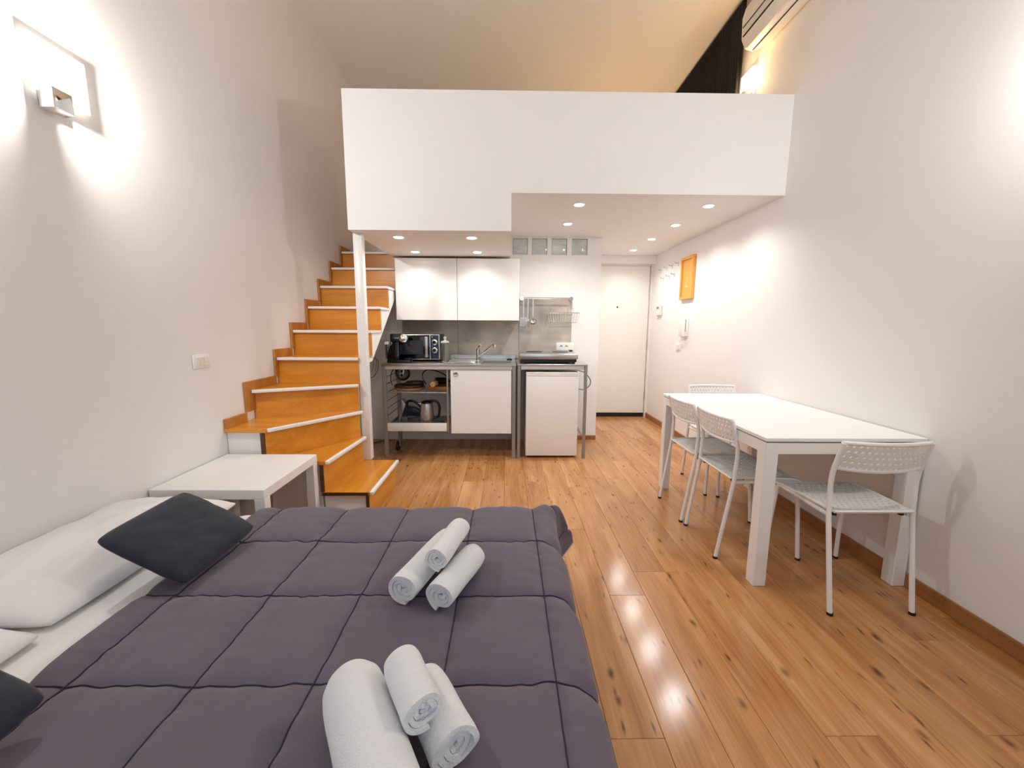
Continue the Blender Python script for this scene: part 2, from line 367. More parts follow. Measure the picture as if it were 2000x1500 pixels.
# ------------------------------------------------------------------ staircase
RZ = [0, .2, .4, .605, .805, 1.0, 1.2, 1.4, 1.597, 1.797, 1.995, 2.19]
XI = -1.098                      # inner edge of the straight flight
YN = {5: 3.03, 6: 3.285, 7: 3.557, 8: 3.812, 9: 4.078, 10: 4.352, 11: 4.62}
YW = 2.43                        # side of the winders facing the bed
st = thing('staircase', 'orange varnished wooden winder staircase with white edge strips up to the loft', 'staircase', (-1.3, 3.0, 0))
TH, NT = .022, .016
def strip(p0, p1, z, parent):
    p0, p1 = Vector((p0[0], p0[1], 0)), Vector((p1[0], p1[1], 0)); d = (p1-p0); a = math.atan2(d.y, d.x); c = (p0+p1)/2
    return part('nosing_strip', MB().obox((c.x, c.y, z-.009), (d.length, .024, .022), Matrix.Rotation(a, 3, 'Z'), .004), 'white_metal', parent)
def riser(p0, p1, z0, z1, m='stair_wood'):
    p0, p1 = Vector((p0[0], p0[1], 0)), Vector((p1[0], p1[1], 0)); d = p1-p0; a = math.atan2(d.y, d.x); c = (p0+p1)/2
    return part('riser', MB().obox((c.x, c.y, (z0+z1)/2), (d.length, .018, z1-z0), Matrix.Rotation(a, 3, 'Z')), m, st)
# winders: polygon of the tread, nosing line
PV = (-1.10, 3.025)
wind = [
 (1, [(-.858, YW), (-.858, 3.05), (-1.16, 3.05), (-1.16, YW)], (-.850, YW+.002), (-.850, 3.05), (-.874, YW+.01), (-.874, 3.04)),
 (2, [(-1.128, YW), (-1.085, 3.02), (-1.16, 3.06), (-1.58, 2.62), (-1.47, YW)], (-1.118, YW+.002), (-1.078, 3.012), (-1.150, YW+.01), (-1.112, 3.03)),
 (3, [(-1.478, YW), (-1.10, 2.985), (-1.14, 3.06), (XL+.002, 2.90), (XL+.002, YW)], (-1.470, YW+.006), (-1.082, 2.982), (-1.505, YW+.012), (-1.115, 3.0)),
 (4, [(XL+.002, 2.705), (-1.115, 3.000), (-1.115, 3.09), (XL+.002, 3.09)], (XL+.018, 2.700), (-1.105, 2.990), (XL+.002, 2.745), (-1.115, 3.02)),
]
for n, poly, a, b, r0, r1 in wind:
    z = RZ[n]; m = 'stair_wood_y' if n <= 2 else 'stair_wood'
    t = part('tread', MB().prism(poly, 'Z', z-TH, z), m, st); strip(a, b, z, t)
    riser(r0, r1, RZ[n-1], z-TH, m)
for n in range(5, 11):
    z, y = RZ[n], YN[n]; y1 = YN[n+1]+.03; xr = XI if n > 5 else -1.112
    t = part('tread', MB().box(XL+.002, xr, y+.006, y1, z-TH, z, .002, 1), 'stair_wood', st)
    strip((XL+.018, y+.004), (xr, y+.004), z, t)
    riser((XL+.002, y+.03), (xr-.004, y+.03), RZ[n-1], z-TH)
    if n > 5: part('edge_strip', MB().box(XI, XI+.008, y+.006, y1-.03, z-TH, z, .002, 1), 'white_metal', t)
# white sides: closed box under the winders, sloping carriage under the straight flight
part('side_panel', MB().box(-1.15, -.885, YW+.022, 3.04, 0, RZ[1]-TH-.001), 'paint', st)
part('side_panel', MB().prism([(-1.165, YW+.022), (-1.115, 3.03), (-1.2, 3.06), (-1.6, 2.62), (-1.48, YW+.022)], 'Z', 0, RZ[2]-TH-.001), 'paint', st)
part('side_panel', MB().prism([(-1.515, YW+.022), (-1.12, 3.01), (-1.13, 3.06), (XL+.003, 3.06), (XL+.003, YW+.022)], 'Z', 0, RZ[3]-TH-.001), 'paint', st)
part('side_panel', MB().prism([(XL+.003, 2.76), (-1.125, 3.035), (-1.125, 3.07), (XL+.003, 3.07)], 'Z', RZ[3]-TH, RZ[4]-TH-.001), 'paint', st)
top = []
for n in range(5, 11): top += [(YN[n]+.042, RZ[n-1]-TH-.001), (YN[n]+.042, RZ[n]-TH-.001)]
under = [(4.598, 1.905), (3.312, .953), (3.072, .93)]
poly = top + [(4.598, RZ[10]-TH-.001)] + under
poly[0] = (3.072, RZ[4]-TH-.001+.0) if False else (YN[5]+.042, .93)
part('carriage', MB().prism(poly, 'X', XL+.003, XI-.001), 'paint', st)
# stepped wall skirting along the left wall
sk = [(4, 2.435), (5, 2.655), (6, 3.005)]
for n in range(3, 11):
    y0 = {3: YW, 4: 2.64}.get(n, YN.get(n, 0)-.022); y1 = {3: 2.64, 4: YN[5]-.022}.get(n, (YN[n+1]-.022) if n >= 5 else 0)
    z = RZ[n]
    part('wall_skirt', MB().box(XL+.001, XL+.016, y0, y1+.0, z, z+.062, .002, 1), 'stair_skirt', st)
    if n > 3: part('wall_skirt', MB().box(XL+.001, XL+.016, y0, y0+(.035 if n > 4 else .10), RZ[n-1]+.0625, z-.0005, .002, 1), 'stair_skirt', st)
for a, z0, z1, x0, x1 in [(YW, 0, RZ[1]-TH, -.885, -.867), (YW, RZ[1], RZ[2]-TH, -1.165, -1.145), (YW, RZ[2], RZ[3]-TH, -1.515, -1.492)]:
    part('riser_edge', MB().box(x0, x1, a+.002, a+.021, z0, z1), 'stair_edge', st)
part('tread_edge', MB().box(-1.158, -.868, YW-.003, YW+.004, RZ[1]-TH, RZ[1]-.002), 'stair_edge', st)
# post from the first tread to the loft
solo('support_post', MB().box(-1.118, -1.054, 3.056, 3.118, .2, ZK, .004), 'white_metal', 'slim white square post between the first step and the loft', 'post')

# ------------------------------------------------------------------ bed and bedding
BY0, BY1 = .20, 1.715           # near and far side of the mattress
bed = thing('bed', 'low double bed with white fitted sheet against the left wall', 'bed', (-.8, .95, 0))
part('bed_base', MB().box(-1.66, .13, BY0+.04, BY1-.04, .09, .20, .01), 'grey_plastic', bed)
for x in (-1.58, .06):
    for y in (BY0+.1, BY1-.1): part('leg', MB().cyl((x, y, 0), (x, y, .09), .025, 12, .03), 'dark_metal', bed)
part('mattress', MB().box(-1.70, .17, BY0, BY1, .20, .393, .045, 4), 'sheet', bed)
def sheet_fold():
    vs, fs = [], []; nx, ny = 40, 60
    for j in range(ny+1):
        for i in range(nx+1):
            x = -1.69+.75*i/nx; y = BY0+.01+(BY1-BY0-.02)*j/ny
            z = .400+.006*math.sin((x+.03*math.sin(y*3))*42)*math.exp(-((x+1.17)/.07)**2) + .004*noise.noise((x*6, y*3, 1))
            vs.append((x, y, z))
    for j in range(ny):
        for i in range(nx): a = j*(nx+1)+i; fs.append((a, a+1, a+nx+2, a+nx+1))
    return MB().raw(vs, fs)
sh = part('top_sheet', sheet_fold(), 'sheet', bed)
md = sh.modifiers.new('thickness', 'SOLIDIFY'); md.thickness = .006; md.offset = -1
# quilt draped over the mattress
QX0, QX1, QZ, QR = -1.085, .125, .422, .085
SEAMX = [-1.0, -.712, -.439, -.145, .118, .38]; SEAMY = [1.76, 1.445, 1.13, .822, .515, .21, -.1]
def prof(d):
    if d <= 0: return d, 0.0
    L = QR*PI/2
    if d < L: a = d/QR; return QR*math.sin(a), QR*(1-math.cos(a))
    return QR+.10*(d-L), QR+.985*(d-L)
def near(v, seams): return min(abs(v-s) for s in seams)
def quilt_pt(x, y, lift=0.0):
    a = x-QX1; b1 = y-(BY1-.02); b0 = (BY0+.02)-y
    px, dx = prof(a); X = QX1+px if a > 0 else x
    b, sg, edge = (b1, 1, BY1-.02) if b1 > 0 else ((b0, -1, BY0+.02) if b0 > 0 else (0, 0, 0))
    py, dy = prof(b); Y = edge+sg*py if sg else y
    drop = max(dx, dy) + .12*min(dx, dy)
    if a > 0 and sg:
        k = min(a, b); X += k*.30; Y += sg*k*.30; drop -= .25*k
    sx, sy = near(x, SEAMX), near(y, SEAMY)
    puff = .017*(1-math.exp(-sx/.022))*(1-math.exp(-sy/.022))
    w = noise.noise((x*4.2, y*4.2, .3))*.006
    w += .007*noise.noise((x*8, y*30, 2.0))*math.exp(-sx/.06) + .007*noise.noise((x*30, y*8, 5.0))*math.exp(-sy/.06)
    h = puff+w+lift
    # push outwards: up on the top, sideways on the drapes
    s1 = min(1, max(0, a/(QR*PI/2))); s2 = min(1, max(0, b/(QR*PI/2)))
    up = math.cos(PI/2*max(s1, s2))
    return Vector((X+h*math.sin(PI/2*s1), Y+sg*h*math.sin(PI/2*s2), QZ-drop+h*up))
def quilt_mesh():
    x0, x1, y0, y1 = QX0, QX1+.36, BY0-.26, BY1+.27; st_ = .0125
    def coords(a, b, seams):
        c = [a+(b-a)*k/int((b-a)/st_) for k in range(int((b-a)/st_)+1)]
        c = [v for v in c if near(v, seams) > .007]
        return sorted(c + [s_+d for s_ in seams for d in (-.006, 0, .006) if a < s_+d < b])
    xs, ys = coords(x0, x1, SEAMX), coords(y0, y1, SEAMY); nx, ny = len(xs)-1, len(ys)-1; vs, fs = [], []
    for yy in ys:
        for xx in xs: vs.append(quilt_pt(xx, yy))
    for j in range(ny):
        for i in range(nx): a = j*(nx+1)+i; fs.append((a, a+1, a+nx+2, a+nx+1))
    return MB().raw(vs, fs), (x0, x1, y0, y1)
qb, (qx0, qx1, qy0, qy1) = quilt_mesh()
quilt = part('quilt', qb, 'quilt', None, 'purple-grey quilted bedspread with square stitching spread over the bed', smooth=180); quilt['category'] = 'bedspread'
md = quilt.modifiers.new('thickness', 'SOLIDIFY'); md.thickness = .012; md.offset = -1; md.use_rim = True
for sx in SEAMX: part('stitching', MB().tube([quilt_pt(sx, qy0+(qy1-qy0)*k/150, .002) for k in range(151)], .0018, 5), 'stitch_crease_shade', quilt)  # dark tubes along the stitched seams paint in the crease shade
for sy in SEAMY:
    if qy0 < sy < qy1: part('stitching', MB().tube([quilt_pt(qx0+(qx1-qx0)*k/130, sy, .002) for k in range(131)], .0018, 5), 'stitch_crease_shade', quilt)
part('hem', MB().tube([quilt_pt(qx1, qy0+(qy1-qy0)*k/150) for k in range(151)], .004, 6), 'quilt_lining', quilt)

def pillow_mesh(w, l, h, p=3.0, wr=.006, seed=0, pinch=.05, n=36, rc=.03, top=.5):
    vs, fs = [], []
    for side in (1, -1):
        for j in range(n+1):
            for i in range(n+1):
                u, v = -1+2*i/n, -1+2*j/n
                t = max(0, (1-abs(u)**p))**.6*max(0, (1-abs(v)**p))**.6
                k = 1-pinch*(abs(u)**2*(1-abs(v)**4)); k2 = 1-pinch*(abs(v)**2*(1-abs(u)**4))
                wv = wr*noise.noise((u*3+seed, v*3, side*1.0))*min(1, t*2) + wr*.5*noise.noise((u*9+seed, v*4, side*2.0))*t
                cr = 1-rc*(abs(u)*abs(v))**6; vs.append((u*w/2*k2*cr, v*l/2*k*cr, side*(h*(top if side > 0 else 1-top)*t+.004)+wv))
    m = (n+1)**2
    for s in (0, 1):
        for j in range(n):
            for i in range(n):
                a = s*m+j*(n+1)+i; f = (a, a+1, a+n+2, a+n+1); fs.append(f if s == 0 else f[::-1])
    B = [i for i in range(n)] + [n+(n+1)*j for j in range(n)] + [m-1-i for i in range(n)] + [(n+1)*(n-j) for j in range(n)]
    for q in range(len(B)): a, b = B[q], B[(q+1) % len(B)]; fs.append((a, a+m, b+m, b))
    mb = MB().raw(vs, fs); bmesh.ops.recalc_face_normals(mb.bm, faces=mb.bm.faces); return mb
def put(mb, c, ax, ay):
    """place a flat mesh: centre c, local x along ax, local y along ay"""
    ax = Vector(ax).normalized(); az = ax.cross(Vector(ay)).normalized(); ay = az.cross(ax)
    M = Matrix((ax, ay, az)).transposed().to_4x4(); M.translation = Vector(c)
    bmesh.ops.transform(mb.bm, matrix=M, verts=mb.bm.verts); return mb
solo('pillow', put(pillow_mesh(.46, .79, .105, 2.4, .016, 3, top=.92), (-1.48, 1.41, .423), (1, 0, -.03), (0, 1, 0)), 'sheet', 'flat white pillow under the dark cushion nearest the bedside table', 'pillow', 'white pillows', smooth=180)
solo('pillow', put(pillow_mesh(.47, .78, .115, 2.4, .016, 9, top=.92), (-1.47, .605, .424), (1, 0, -.03), (.02, 1, 0)), 'sheet', 'white pillow at the lower left corner of the bed', 'pillow', 'white pillows', smooth=180)
CA = ((.245, -.005, -.130), (.02, .31, .015))
solo('cushion', put(pillow_mesh(.30, .33, .068, 3.4, .004, 5, .03, 36, .06), (-1.092, 1.300, .537), *CA), 'cushion', 'charcoal square cushion leaning on the pillow beside the bedside table', 'cushion', 'charcoal cushions', smooth=180)
solo('cushion', put(pillow_mesh(.30, .33, .068, 3.4, .004, 8, .03, 36, .06), (-1.055, .570, .555), *CA), 'cushion', 'charcoal cushion cut off by the lower left corner of the picture', 'cushion', 'charcoal cushions', smooth=180)

def towel(p0, p1, r, label, group, seed, turns=3.2, flat=.93):
    p0, p1 = Vector(p0)+Vector((0, 0, .010)), Vector(p1)+Vector((0, 0, .010)); d = (p1-p0); L = d.length; d.normalize(); up = (Vector((0, 0, 1))-d*d.z).normalized(); sd = d.cross(up)
    n, nl = 96, 14; th = r/(turns+.35)*.80; vs, fs = [], []; ph = -PI/2-2*PI*turns+.25*math.sin(seed*2.3)
    def pt(i, j, inner):
        a = 2*PI*turns*i/n; rr = r*(.20+.80*i/n) - (th if inner else 0); rr = max(rr, .002)
        t = j/nl; s = t*L
        rr *= (1+.05*noise.noise((math.cos(a)*1.2+seed, math.sin(a)*1.2, t*2.5)))
        if j in (0, nl): s += (1 if j else -1)*(.010*noise.noise((a*.6, seed, j)) - .010*(1-i/n)); rr *= .97
        rr *= {nl: .80, nl-1: .92, nl-2: .98}.get(j, 1)
        if j == nl: s -= .008
        return p0+d*s+(up*math.sin(a+ph)*flat+sd*math.cos(a+ph))*rr
    for inner in (0, 1):
        for i in range(n+1):
            for j in range(nl+1): vs.append(pt(i, j, inner))
    m = (n+1)*(nl+1); I = lambda i, j, k: k*m+i*(nl+1)+j
    for i in range(n):
        for j in range(nl):
            fs.append((I(i, j, 0), I(i+1, j, 0), I(i+1, j+1, 0), I(i, j+1, 0))); fs.append((I(i, j, 1), I(i, j+1, 1), I(i+1, j+1, 1), I(i+1, j, 1)))
        for j in (0, nl): f = (I(i, j, 0), I(i, j, 1), I(i+1, j, 1), I(i+1, j, 0)); fs.append(f)
    for i in (0, n):
        for j in range(nl): fs.append((I(i, j, 0), I(i, j+1, 0), I(i, j+1, 1), I(i, j, 1)))
    mb = MB().raw(vs, fs); bmesh.ops.recalc_face_normals(mb.bm, faces=mb.bm.faces)
    return solo('rolled_towel', mb, 'towel', label, 'towel', group, smooth=60)
TG1, TG2 = 'far pile of rolled towels', 'near pile of rolled towels'
towel((-.298, 1.070, .476), (-.195, 1.375, .476), .052, 'left rolled white towel of the far pile of three', TG1, 1)
towel((-.186, 1.040, .474), (-.098, 1.270, .474), .049, 'right rolled white towel of the far pile of three', TG1, 2)
towel((-.204, 1.105, .546), (-.150, 1.320, .548), .041, 'small white towel roll on top of the far pile', TG1, 3)
towel((-.110, .420, .492), (-.325, .765, .492), .070, 'large white towel roll on the left of the near pile', TG2, 4)
towel((-.085, .625, .478), (-.180, .775, .478), .053, 'right rolled white towel of the near pile of three', TG2, 5)
towel((-.142, .625, .552), (-.215, .745, .556), .043, 'small white towel roll on top of the near pile', TG2, 6)

# ------------------------------------------------------------------ bedside table
lk = thing('side_table', 'square white bedside table with thick legs between bed and stairs', 'side table', (-1.447, 2.148, 0))
lx0, lx1, ly0, ly1 = -1.722, -1.172, 1.873, 2.424
part('table_top', MB().box(lx0, lx1, ly0, ly1, .40, .45, .002, 1), 'white_laminate', lk)
for x in (lx0, lx1-.05):
    for y in (ly0, ly1-.05): part('leg', MB().box(x, x+.05, y, y+.05, 0, .40, .002, 1), 'white_laminate', lk)

# ------------------------------------------------------------------ dining table
TX, TY, TR = 1.1915, 1.777, -.004
dt = thing('dining_table', 'long white rectangular dining table pushed against the right wall', 'dining table', (TX, TY, 0)); 
dt.rotation_euler = (0, 0, TR)
def dpart(n, mb, m): o = part(n, mb, m, None); o.parent = dt; return o
dpart('table_top', MB().box(0, .747, 0, 1.25, .722, .74, .002, 1), 'white_laminate')
dpart('shadow_gap', MB().box(.008, .739, .008, 1.242, .716, .722), 'grey_plastic')
for (a, b, c, d) in ((.06, .687, .004, .024), (.06, .687, 1.226, 1.246), (.004, .024, .06, 1.19), (.723, .743, .06, 1.19)):
    dpart('apron', MB().box(a, b, c, d, .662, .716, .002, 1), 'white_metal')
for x in (.003, .682):
    for y in (.003, 1.185): dpart('leg', MB().box(x, x+.062, y, y+.062, 0, .716, .003, 1), 'white_metal')

# ------------------------------------------------------------------ perforated chairs
def perforated(nu, nv, surf, hole=(.30, .27), slant=0.0):
    """cells in staggered rows, each with an eight-sided hole"""
    mb = MB(); vs, fs = [], []; cache = {}
    def V(u, v):
        k = (round(u*4), round(v*4)) if abs(u*4-round(u*4)) < 1e-6 and abs(v*4-round(v*4)) < 1e-6 else None
        if k is not None and k in cache: return cache[k]
        vs.append(surf(u/nu, v/nv)); i = len(vs)-1
        if k is not None: cache[k] = i
        return i
    for r in range(nv):
        off = .5*(r % 2)
        if off: 
            fs.append((V(0, r), V(.5, r), V(.5, r+1), V(0, r+1))); fs.append((V(nu-.5, r), V(nu, r), V(nu, r+1), V(nu-.5, r+1)))
        for k in range(nu-(r % 2)):
            u = k+off; H = [V(u+.5+hole[0]*math.cos(a)+slant*math.sin(a)*hole[1]+1e-3, r+.5+hole[1]*math.sin(a)+1e-3) for a in [q*PI/4 for q in range(8)]]
            c00, m0, c10, c11, m1, c01 = V(u, r), V(u+.5, r), V(u+1, r), V(u+1, r+1), V(u+.5, r+1), V(u, r+1)
            fs += [(c00, m0, H[6], H[5]), (m0, c10, H[7], H[6]), (c10, c11, H[1], H[0], H[7]), (c11, m1, H[2], H[1]), (m1, c01, H[3], H[2]), (c01, c00, H[5], H[4], H[3])]
    mb.raw(vs, fs); bmesh.ops.recalc_face_normals(mb.bm, faces=mb.bm.faces); return mb
def seat_surf(u, v):
    w = .172+.022*v; x = (2*u-1)*w; y = -.165+.37*v
    return Vector((x, y, .452-.012*(1-(2*u-1)**2)*(1-(2*v-1)**2) - .018*max(0, (v-.85)/.15)**2))
def back_surf(u, v):
    s = 2*u-1; z0 = .648-.010*(1-s*s); z = z0+(.765-z0)*v
    return Vector((s*.186, -.152-.032*v-.030*(1-s*s), z))
def edge_loop(surf, n=14):
    P = [surf(k/n, 0) for k in range(n)] + [surf(1, k/n) for k in range(n)] + [surf(1-k/n, 1) for k in range(n)] + [surf(0, 1-k/n) for k in range(n)]
    return P
def make_chair():
    t = thing('dining_chair', '', 'chair', (0, 0, 0), 'white perforated dining chairs')
    s = part('seat', perforated(13, 15, seat_surf, (.27, .22), .25), 'white_plastic', t, smooth=0)
    md = s.modifiers.new('thickness', 'SOLIDIFY'); md.thickness = .007; md.offset = -1
    part('seat_rim', MB().tube(edge_loop(seat_surf), .0065, 6, True), 'white_plastic', s)
    b = part('backrest', perforated(15, 5, back_surf, (.24, .24), .35), 'white_plastic', t, smooth=0)
    md = b.modifiers.new('thickness', 'SOLIDIFY'); md.thickness = .008; md.offset = 0
    part('back_rim', MB().tube(edge_loop(back_surf), .009, 8, True), 'white_plastic', b)
    for sx in (-1, 1):
        part('rear_leg', MB().tube(bend([(sx*.182, -.215, .004), (sx*.186, -.150, .44), (sx*.188, -.143, .61), (sx*.186, -.186, .765)], .05), .0105, 10), 'white_metal', t)
        part('front_leg', MB().tube(bend([(sx*.200, .222, .004), (sx*.178, .195, .438), (sx*.178, -.146, .428)], .035), .0105, 10), 'white_metal', t)
        for (x, y, ax) in ((.182, -.216, -.2), (.200, .2225, .1)): part('foot_cap', MB().cyl((sx*x, y, 0), (sx*x, y, .012), .0125, 10), 'rubber', t)
        part('seat_bolt', MB().cyl((sx*.150, -.135, .424), (sx*.150, -.135, .444), .011, 10), 'rubber', t)
    part('cross_bar', MB().cyl((-.178, -.10, .432), (.178, -.10, .432), .008, 8), 'white_metal', t); part('cross_bar', MB().cyl((-.178, .12, .434), (.178, .12, .434), .008, 8), 'white_metal', t)
    return t
ch = make_chair()
spots = [(1.597, 1.800, 0, 'white perforated chair at the near end of the table with its back to the viewer'),
         (1.352, 2.204, -PI/2, 'white perforated chair on the long side of the table, nearer of the two'),
         (1.342, 2.616, -PI/2, 'white perforated chair on the long side of the table, farther of the two'),
         (1.684, 3.068, PI, 'white perforated chair tucked under the far end of the table')]
for i, (x, y, rz, lb) in enumerate(spots):
    o = ch if i == 0 else copy_tree(ch)
    o.location = (x, y, 0); o.rotation_euler = (0, 0, rz); o['label'] = lb

# ------------------------------------------------------------------ sink unit
KX0, KX1, KY0, KY1, KZ = -1.150, .090, 3.690, 4.300, .897
su = thing('sink_unit', 'grey steel framed sink unit with one white door and an open bay', 'sink unit', ((KX0+KX1)/2, 4.0, 0))
LG = .034
for x in (KX0+.004, KX1-.004-LG):
    part('leg', MB().box(x, x+LG, KY0+.004, KY0+.004+LG, 0, KZ-.022, .003, 1), 'tube_grey', su)
    part('leg', MB().box(x, x+LG, KY1-.12, KY1-.12+LG, 0, KZ-.022, .003, 1), 'tube_grey', su)
part('front_rail', MB().box(KX0+.004+LG, KX1-.004-LG, KY0+.004, KY0+.03, KZ-.054, KZ-.022, .002, 1), 'rail_silver', su)
BX0, BX1, BYa, BYb = -.235, .045, 3.80, 4.10       # bowl opening
wt = MB().box(KX0, BX0, KY0, KY1, KZ-.022, KZ, .002, 1).box(BX1, KX1, KY0, KY1, KZ-.022, KZ, .002, 1).box(BX0, BX1, KY0, BYa, KZ-.022, KZ).box(BX0, BX1, BYb, KY1, KZ-.022, KZ)
w_ = part('worktop', wt, 'steel', su)
part('upstand', MB().box(KX0, KX1, KY1-.012, KY1, KZ, KZ+.045, .003, 1), 'steel', w_)
part('bowl', MB().box(BX0, BX1, BYa, BYa+.004, KZ-.16, KZ-.001).box(BX0, BX1, BYb-.004, BYb, KZ-.16, KZ-.001).box(BX0, BX0+.004, BYa, BYb, KZ-.16, KZ-.001).box(BX1-.004, BX1, BYa, BYb, KZ-.16, KZ-.001).box(BX0, BX1, BYa, BYb, KZ-.164, KZ-.16), 'steel', w_)
for k in range(7): part('drainer_rib', MB().box(-.60, -.30, 3.82+.045*k, 3.828+.045*k, KZ, KZ+.003, .001, 1), 'steel', w_)
part('plug', MB().lathe([(.001, 0), (.028, 0), (.028, .008), (.012, .014), (.001, .014)], (.03, 4.16, KZ), 16), 'rubber', w_)
tp = part('tap', MB().lathe([(.024, 0), (.024, .008), (.019, .012), (.018, .085), (.020, .09), (.020, .115), (.008, .125)], (-.290, 4.12, KZ), 18), 'chrome', su)
part('spout', MB().tube(bend([(-.29, 4.115, KZ+.035), (-.20, 4.05, KZ+.105), (-.135, 4.0, KZ+.165), (-.120, 3.99, KZ+.15)], .02), .0095, 10), 'chrome', tp)
part('spout_tip', MB().cyl((-.120, 3.99, KZ+.135), (-.120, 3.99, KZ+.165), .013, 14), 'chrome', tp)
part('lever', MB().tube(bend([(-.29, 4.12, KZ+.118), (-.285, 4.11, KZ+.14), (-.262, 4.07, KZ+.155)], .012), [.008]*8, 8), 'chrome', tp)
# cupboard with door
part('cabinet_body', MB().box(-.520, -.504, KY0+.04, KY1-.06, .236, .84).box(.037, .049, KY0+.04, KY1-.06, .236, .84).box(-.504, .037, KY0+.04, KY1-.06, .236, .252).box(-.504, .037, KY1-.076, KY1-.06, .252, .84), 'white_laminate', su)
dr = part('door', MB().box(-.517, .046, KY0+.012, KY0+.030, .238, .840, .002, 1), 'white_laminate', su)
part('finger_hole', MB().lathe([(.014, 0), (.022, 0), (.024, .003), (.020, .005), (.014, .003)], (-.468, KY0+.012, .800), 20, (0, -1, 0)), 'steel', dr, 'round metal finger hole')
part('hole_backing', MB().cyl((-.468, KY0+.0105, .800), (-.468, KY0+.0125, .800), .0145, 16), 'dark_metal', dr)
# open bay: rails on the side, wire shelf, pull-out tray
part('divider', MB().box(-.556, -.540, KY0+.02, KY0+.036, .25, .842, .001, 1), 'tube_grey', su)
part('divider', MB().box(-.556, -.540, KY1-.12, KY1-.104, .25, .842, .001, 1), 'tube_grey', su)
for z in (.40, .47, .54, .70, .77): part('side_runner', MB().cyl((KX0+.03, KY0+.03, z), (KX0+.03, KY1-.11, z), .003, 6), 'dark_metal', su)
sf = part('wire_shelf', MB().tube([(-1.11, KY0+.03, .625), (-.56, KY0+.03, .625), (-.56, KY1-.11, .625), (-1.11, KY1-.11, .625)], .006, 8, True), 'steel', su)
for k in range(18): x = -1.10+.53*k/17; part('shelf_wire', MB().cyl((x, KY0+.03, .627), (x, KY1-.11, .627), .0022, 6), 'steel', sf)
ty = part('tray_front', MB().box(-1.125, -.560, KY0+.012, KY0+.028, .258, .337, .004), 'white_laminate', su)
part('tray_base', MB().box(-1.11, -.565, KY0+.028, KY1-.11, .285, .300), 'tube_grey', ty)
part('tray_side', MB().box(-1.115, -1.105, KY0+.028, KY1-.11, .285, .325), 'steel', ty)
part('tray_side', MB().box(-.570, -.560, KY0+.028, KY1-.11, .285, .325), 'steel', ty)

# ------------------------------------------------------------------ hob table, cooktop, fridge
HX0, HX1 = .100, .750
ht = thing('steel_table', 'narrow grey steel framed table standing over the small fridge', 'table', ((HX0+HX1)/2, 4.0, 0))
part('table_top', MB().box(HX0, HX1, KY0, KY1, KZ-.014, KZ, .003, 1), 'steel', ht)
for a in ((HX0+LG, HX1-LG, KY0+.004, KY0+.03), (HX0+LG, HX1-LG, KY1-.06, KY1-.034), (HX0+.004, HX0+.03, KY0+LG, KY1-.06), (HX1-.03, HX1-.004, KY0+LG, KY1-.06)):
    part('top_rail', MB().box(*a, KZ-.05, KZ-.014, .002, 1), 'rail_silver', ht)
for x in (HX0+.002, HX1-.002-LG+.006):
    for y in (KY0+.003, KY1-.065): part('leg', MB().box(x, x+.028, y, y+.028, 0, KZ-.014, .003, 1), 'tube_grey', ht)
part('side_brace', MB().box(HX1-.026, HX1-.010, KY0+.031, KY1-.065, .195, .215, .002, 1), 'tube_grey', ht)
hb = thing('cooktop', 'silver two-plate portable cooktop standing above the fridge', 'cooktop', (.395, 3.98, KZ))
part('body', MB().box(.122, .668, 3.745, 4.20, .938, .992, .006), 'steel', hb)
part('dark_gap_fill', MB().box(.135, .655, 3.765, 4.19, .911, .938), 'black_plastic', hb)  # black block put in for the shaded gap under the body
for x in (.15, .63):
    for y in (3.78, 4.16): part('foot', MB().cyl((x, y, KZ), (x, y, .912), .014, 10), 'rubber', hb)
for x in (.27, .53): part('hotplate', MB().lathe([(.001, .005), (.07, .005), (.078, .004), (.085, 0), (.001, 0)], (x, 3.98, .992), 26), 'dark_metal', hb)
for x in (.24, .53): part('control_knob', MB().cyl((x, 3.738, .965), (x, 3.746, .965), .008, 12), 'steel', hb)
part('power_box', MB().box(.640, .668, 4.08, 4.16, .992, 1.006, .003), 'black_plastic', hb)
fr = thing('mini_fridge', 'white under-counter fridge below the cooktop', 'fridge', (.428, 3.95, 0))
part('cabinet', MB().box(.184, .670, 3.745, 4.22, .018, .815, .006), 'white_plastic', fr)
fd = part('door', MB().box(.182, .672, 3.700, 3.742, .022, .823, .007, 3), 'white_gloss', fr)
part('handle_band', MB().box(.186, .668, 3.697, 3.7015, .788, .8185, .001, 1), 'white_plastic', fd)
for a, b in ((.205, .345), (.500, .655)): part('grip_recess', MB().box(a, b, 3.6955, 3.6985, .806, .819, .001, 1), 'cream_plastic', fd)
for x in (.21, .645): 
    for y in (3.78, 4.18): part('foot', MB().cyl((x, y, 0), (x, y, .019), .018, 10), 'rubber', fr)
solo('power_cord', MB().tube(bend([(.672, 4.05, .74), (.685, 4.05, .55), (.72, 4.15, .60), (.83, 4.24, .575), (.895, 4.26, .62), (.90, 4.26, .68), (.84, 4.28, .76), (.72, 4.29, .79)], .06), .004, 6), 'black_plastic', 'thin dark power cord looping out beside the fridge', 'cord')

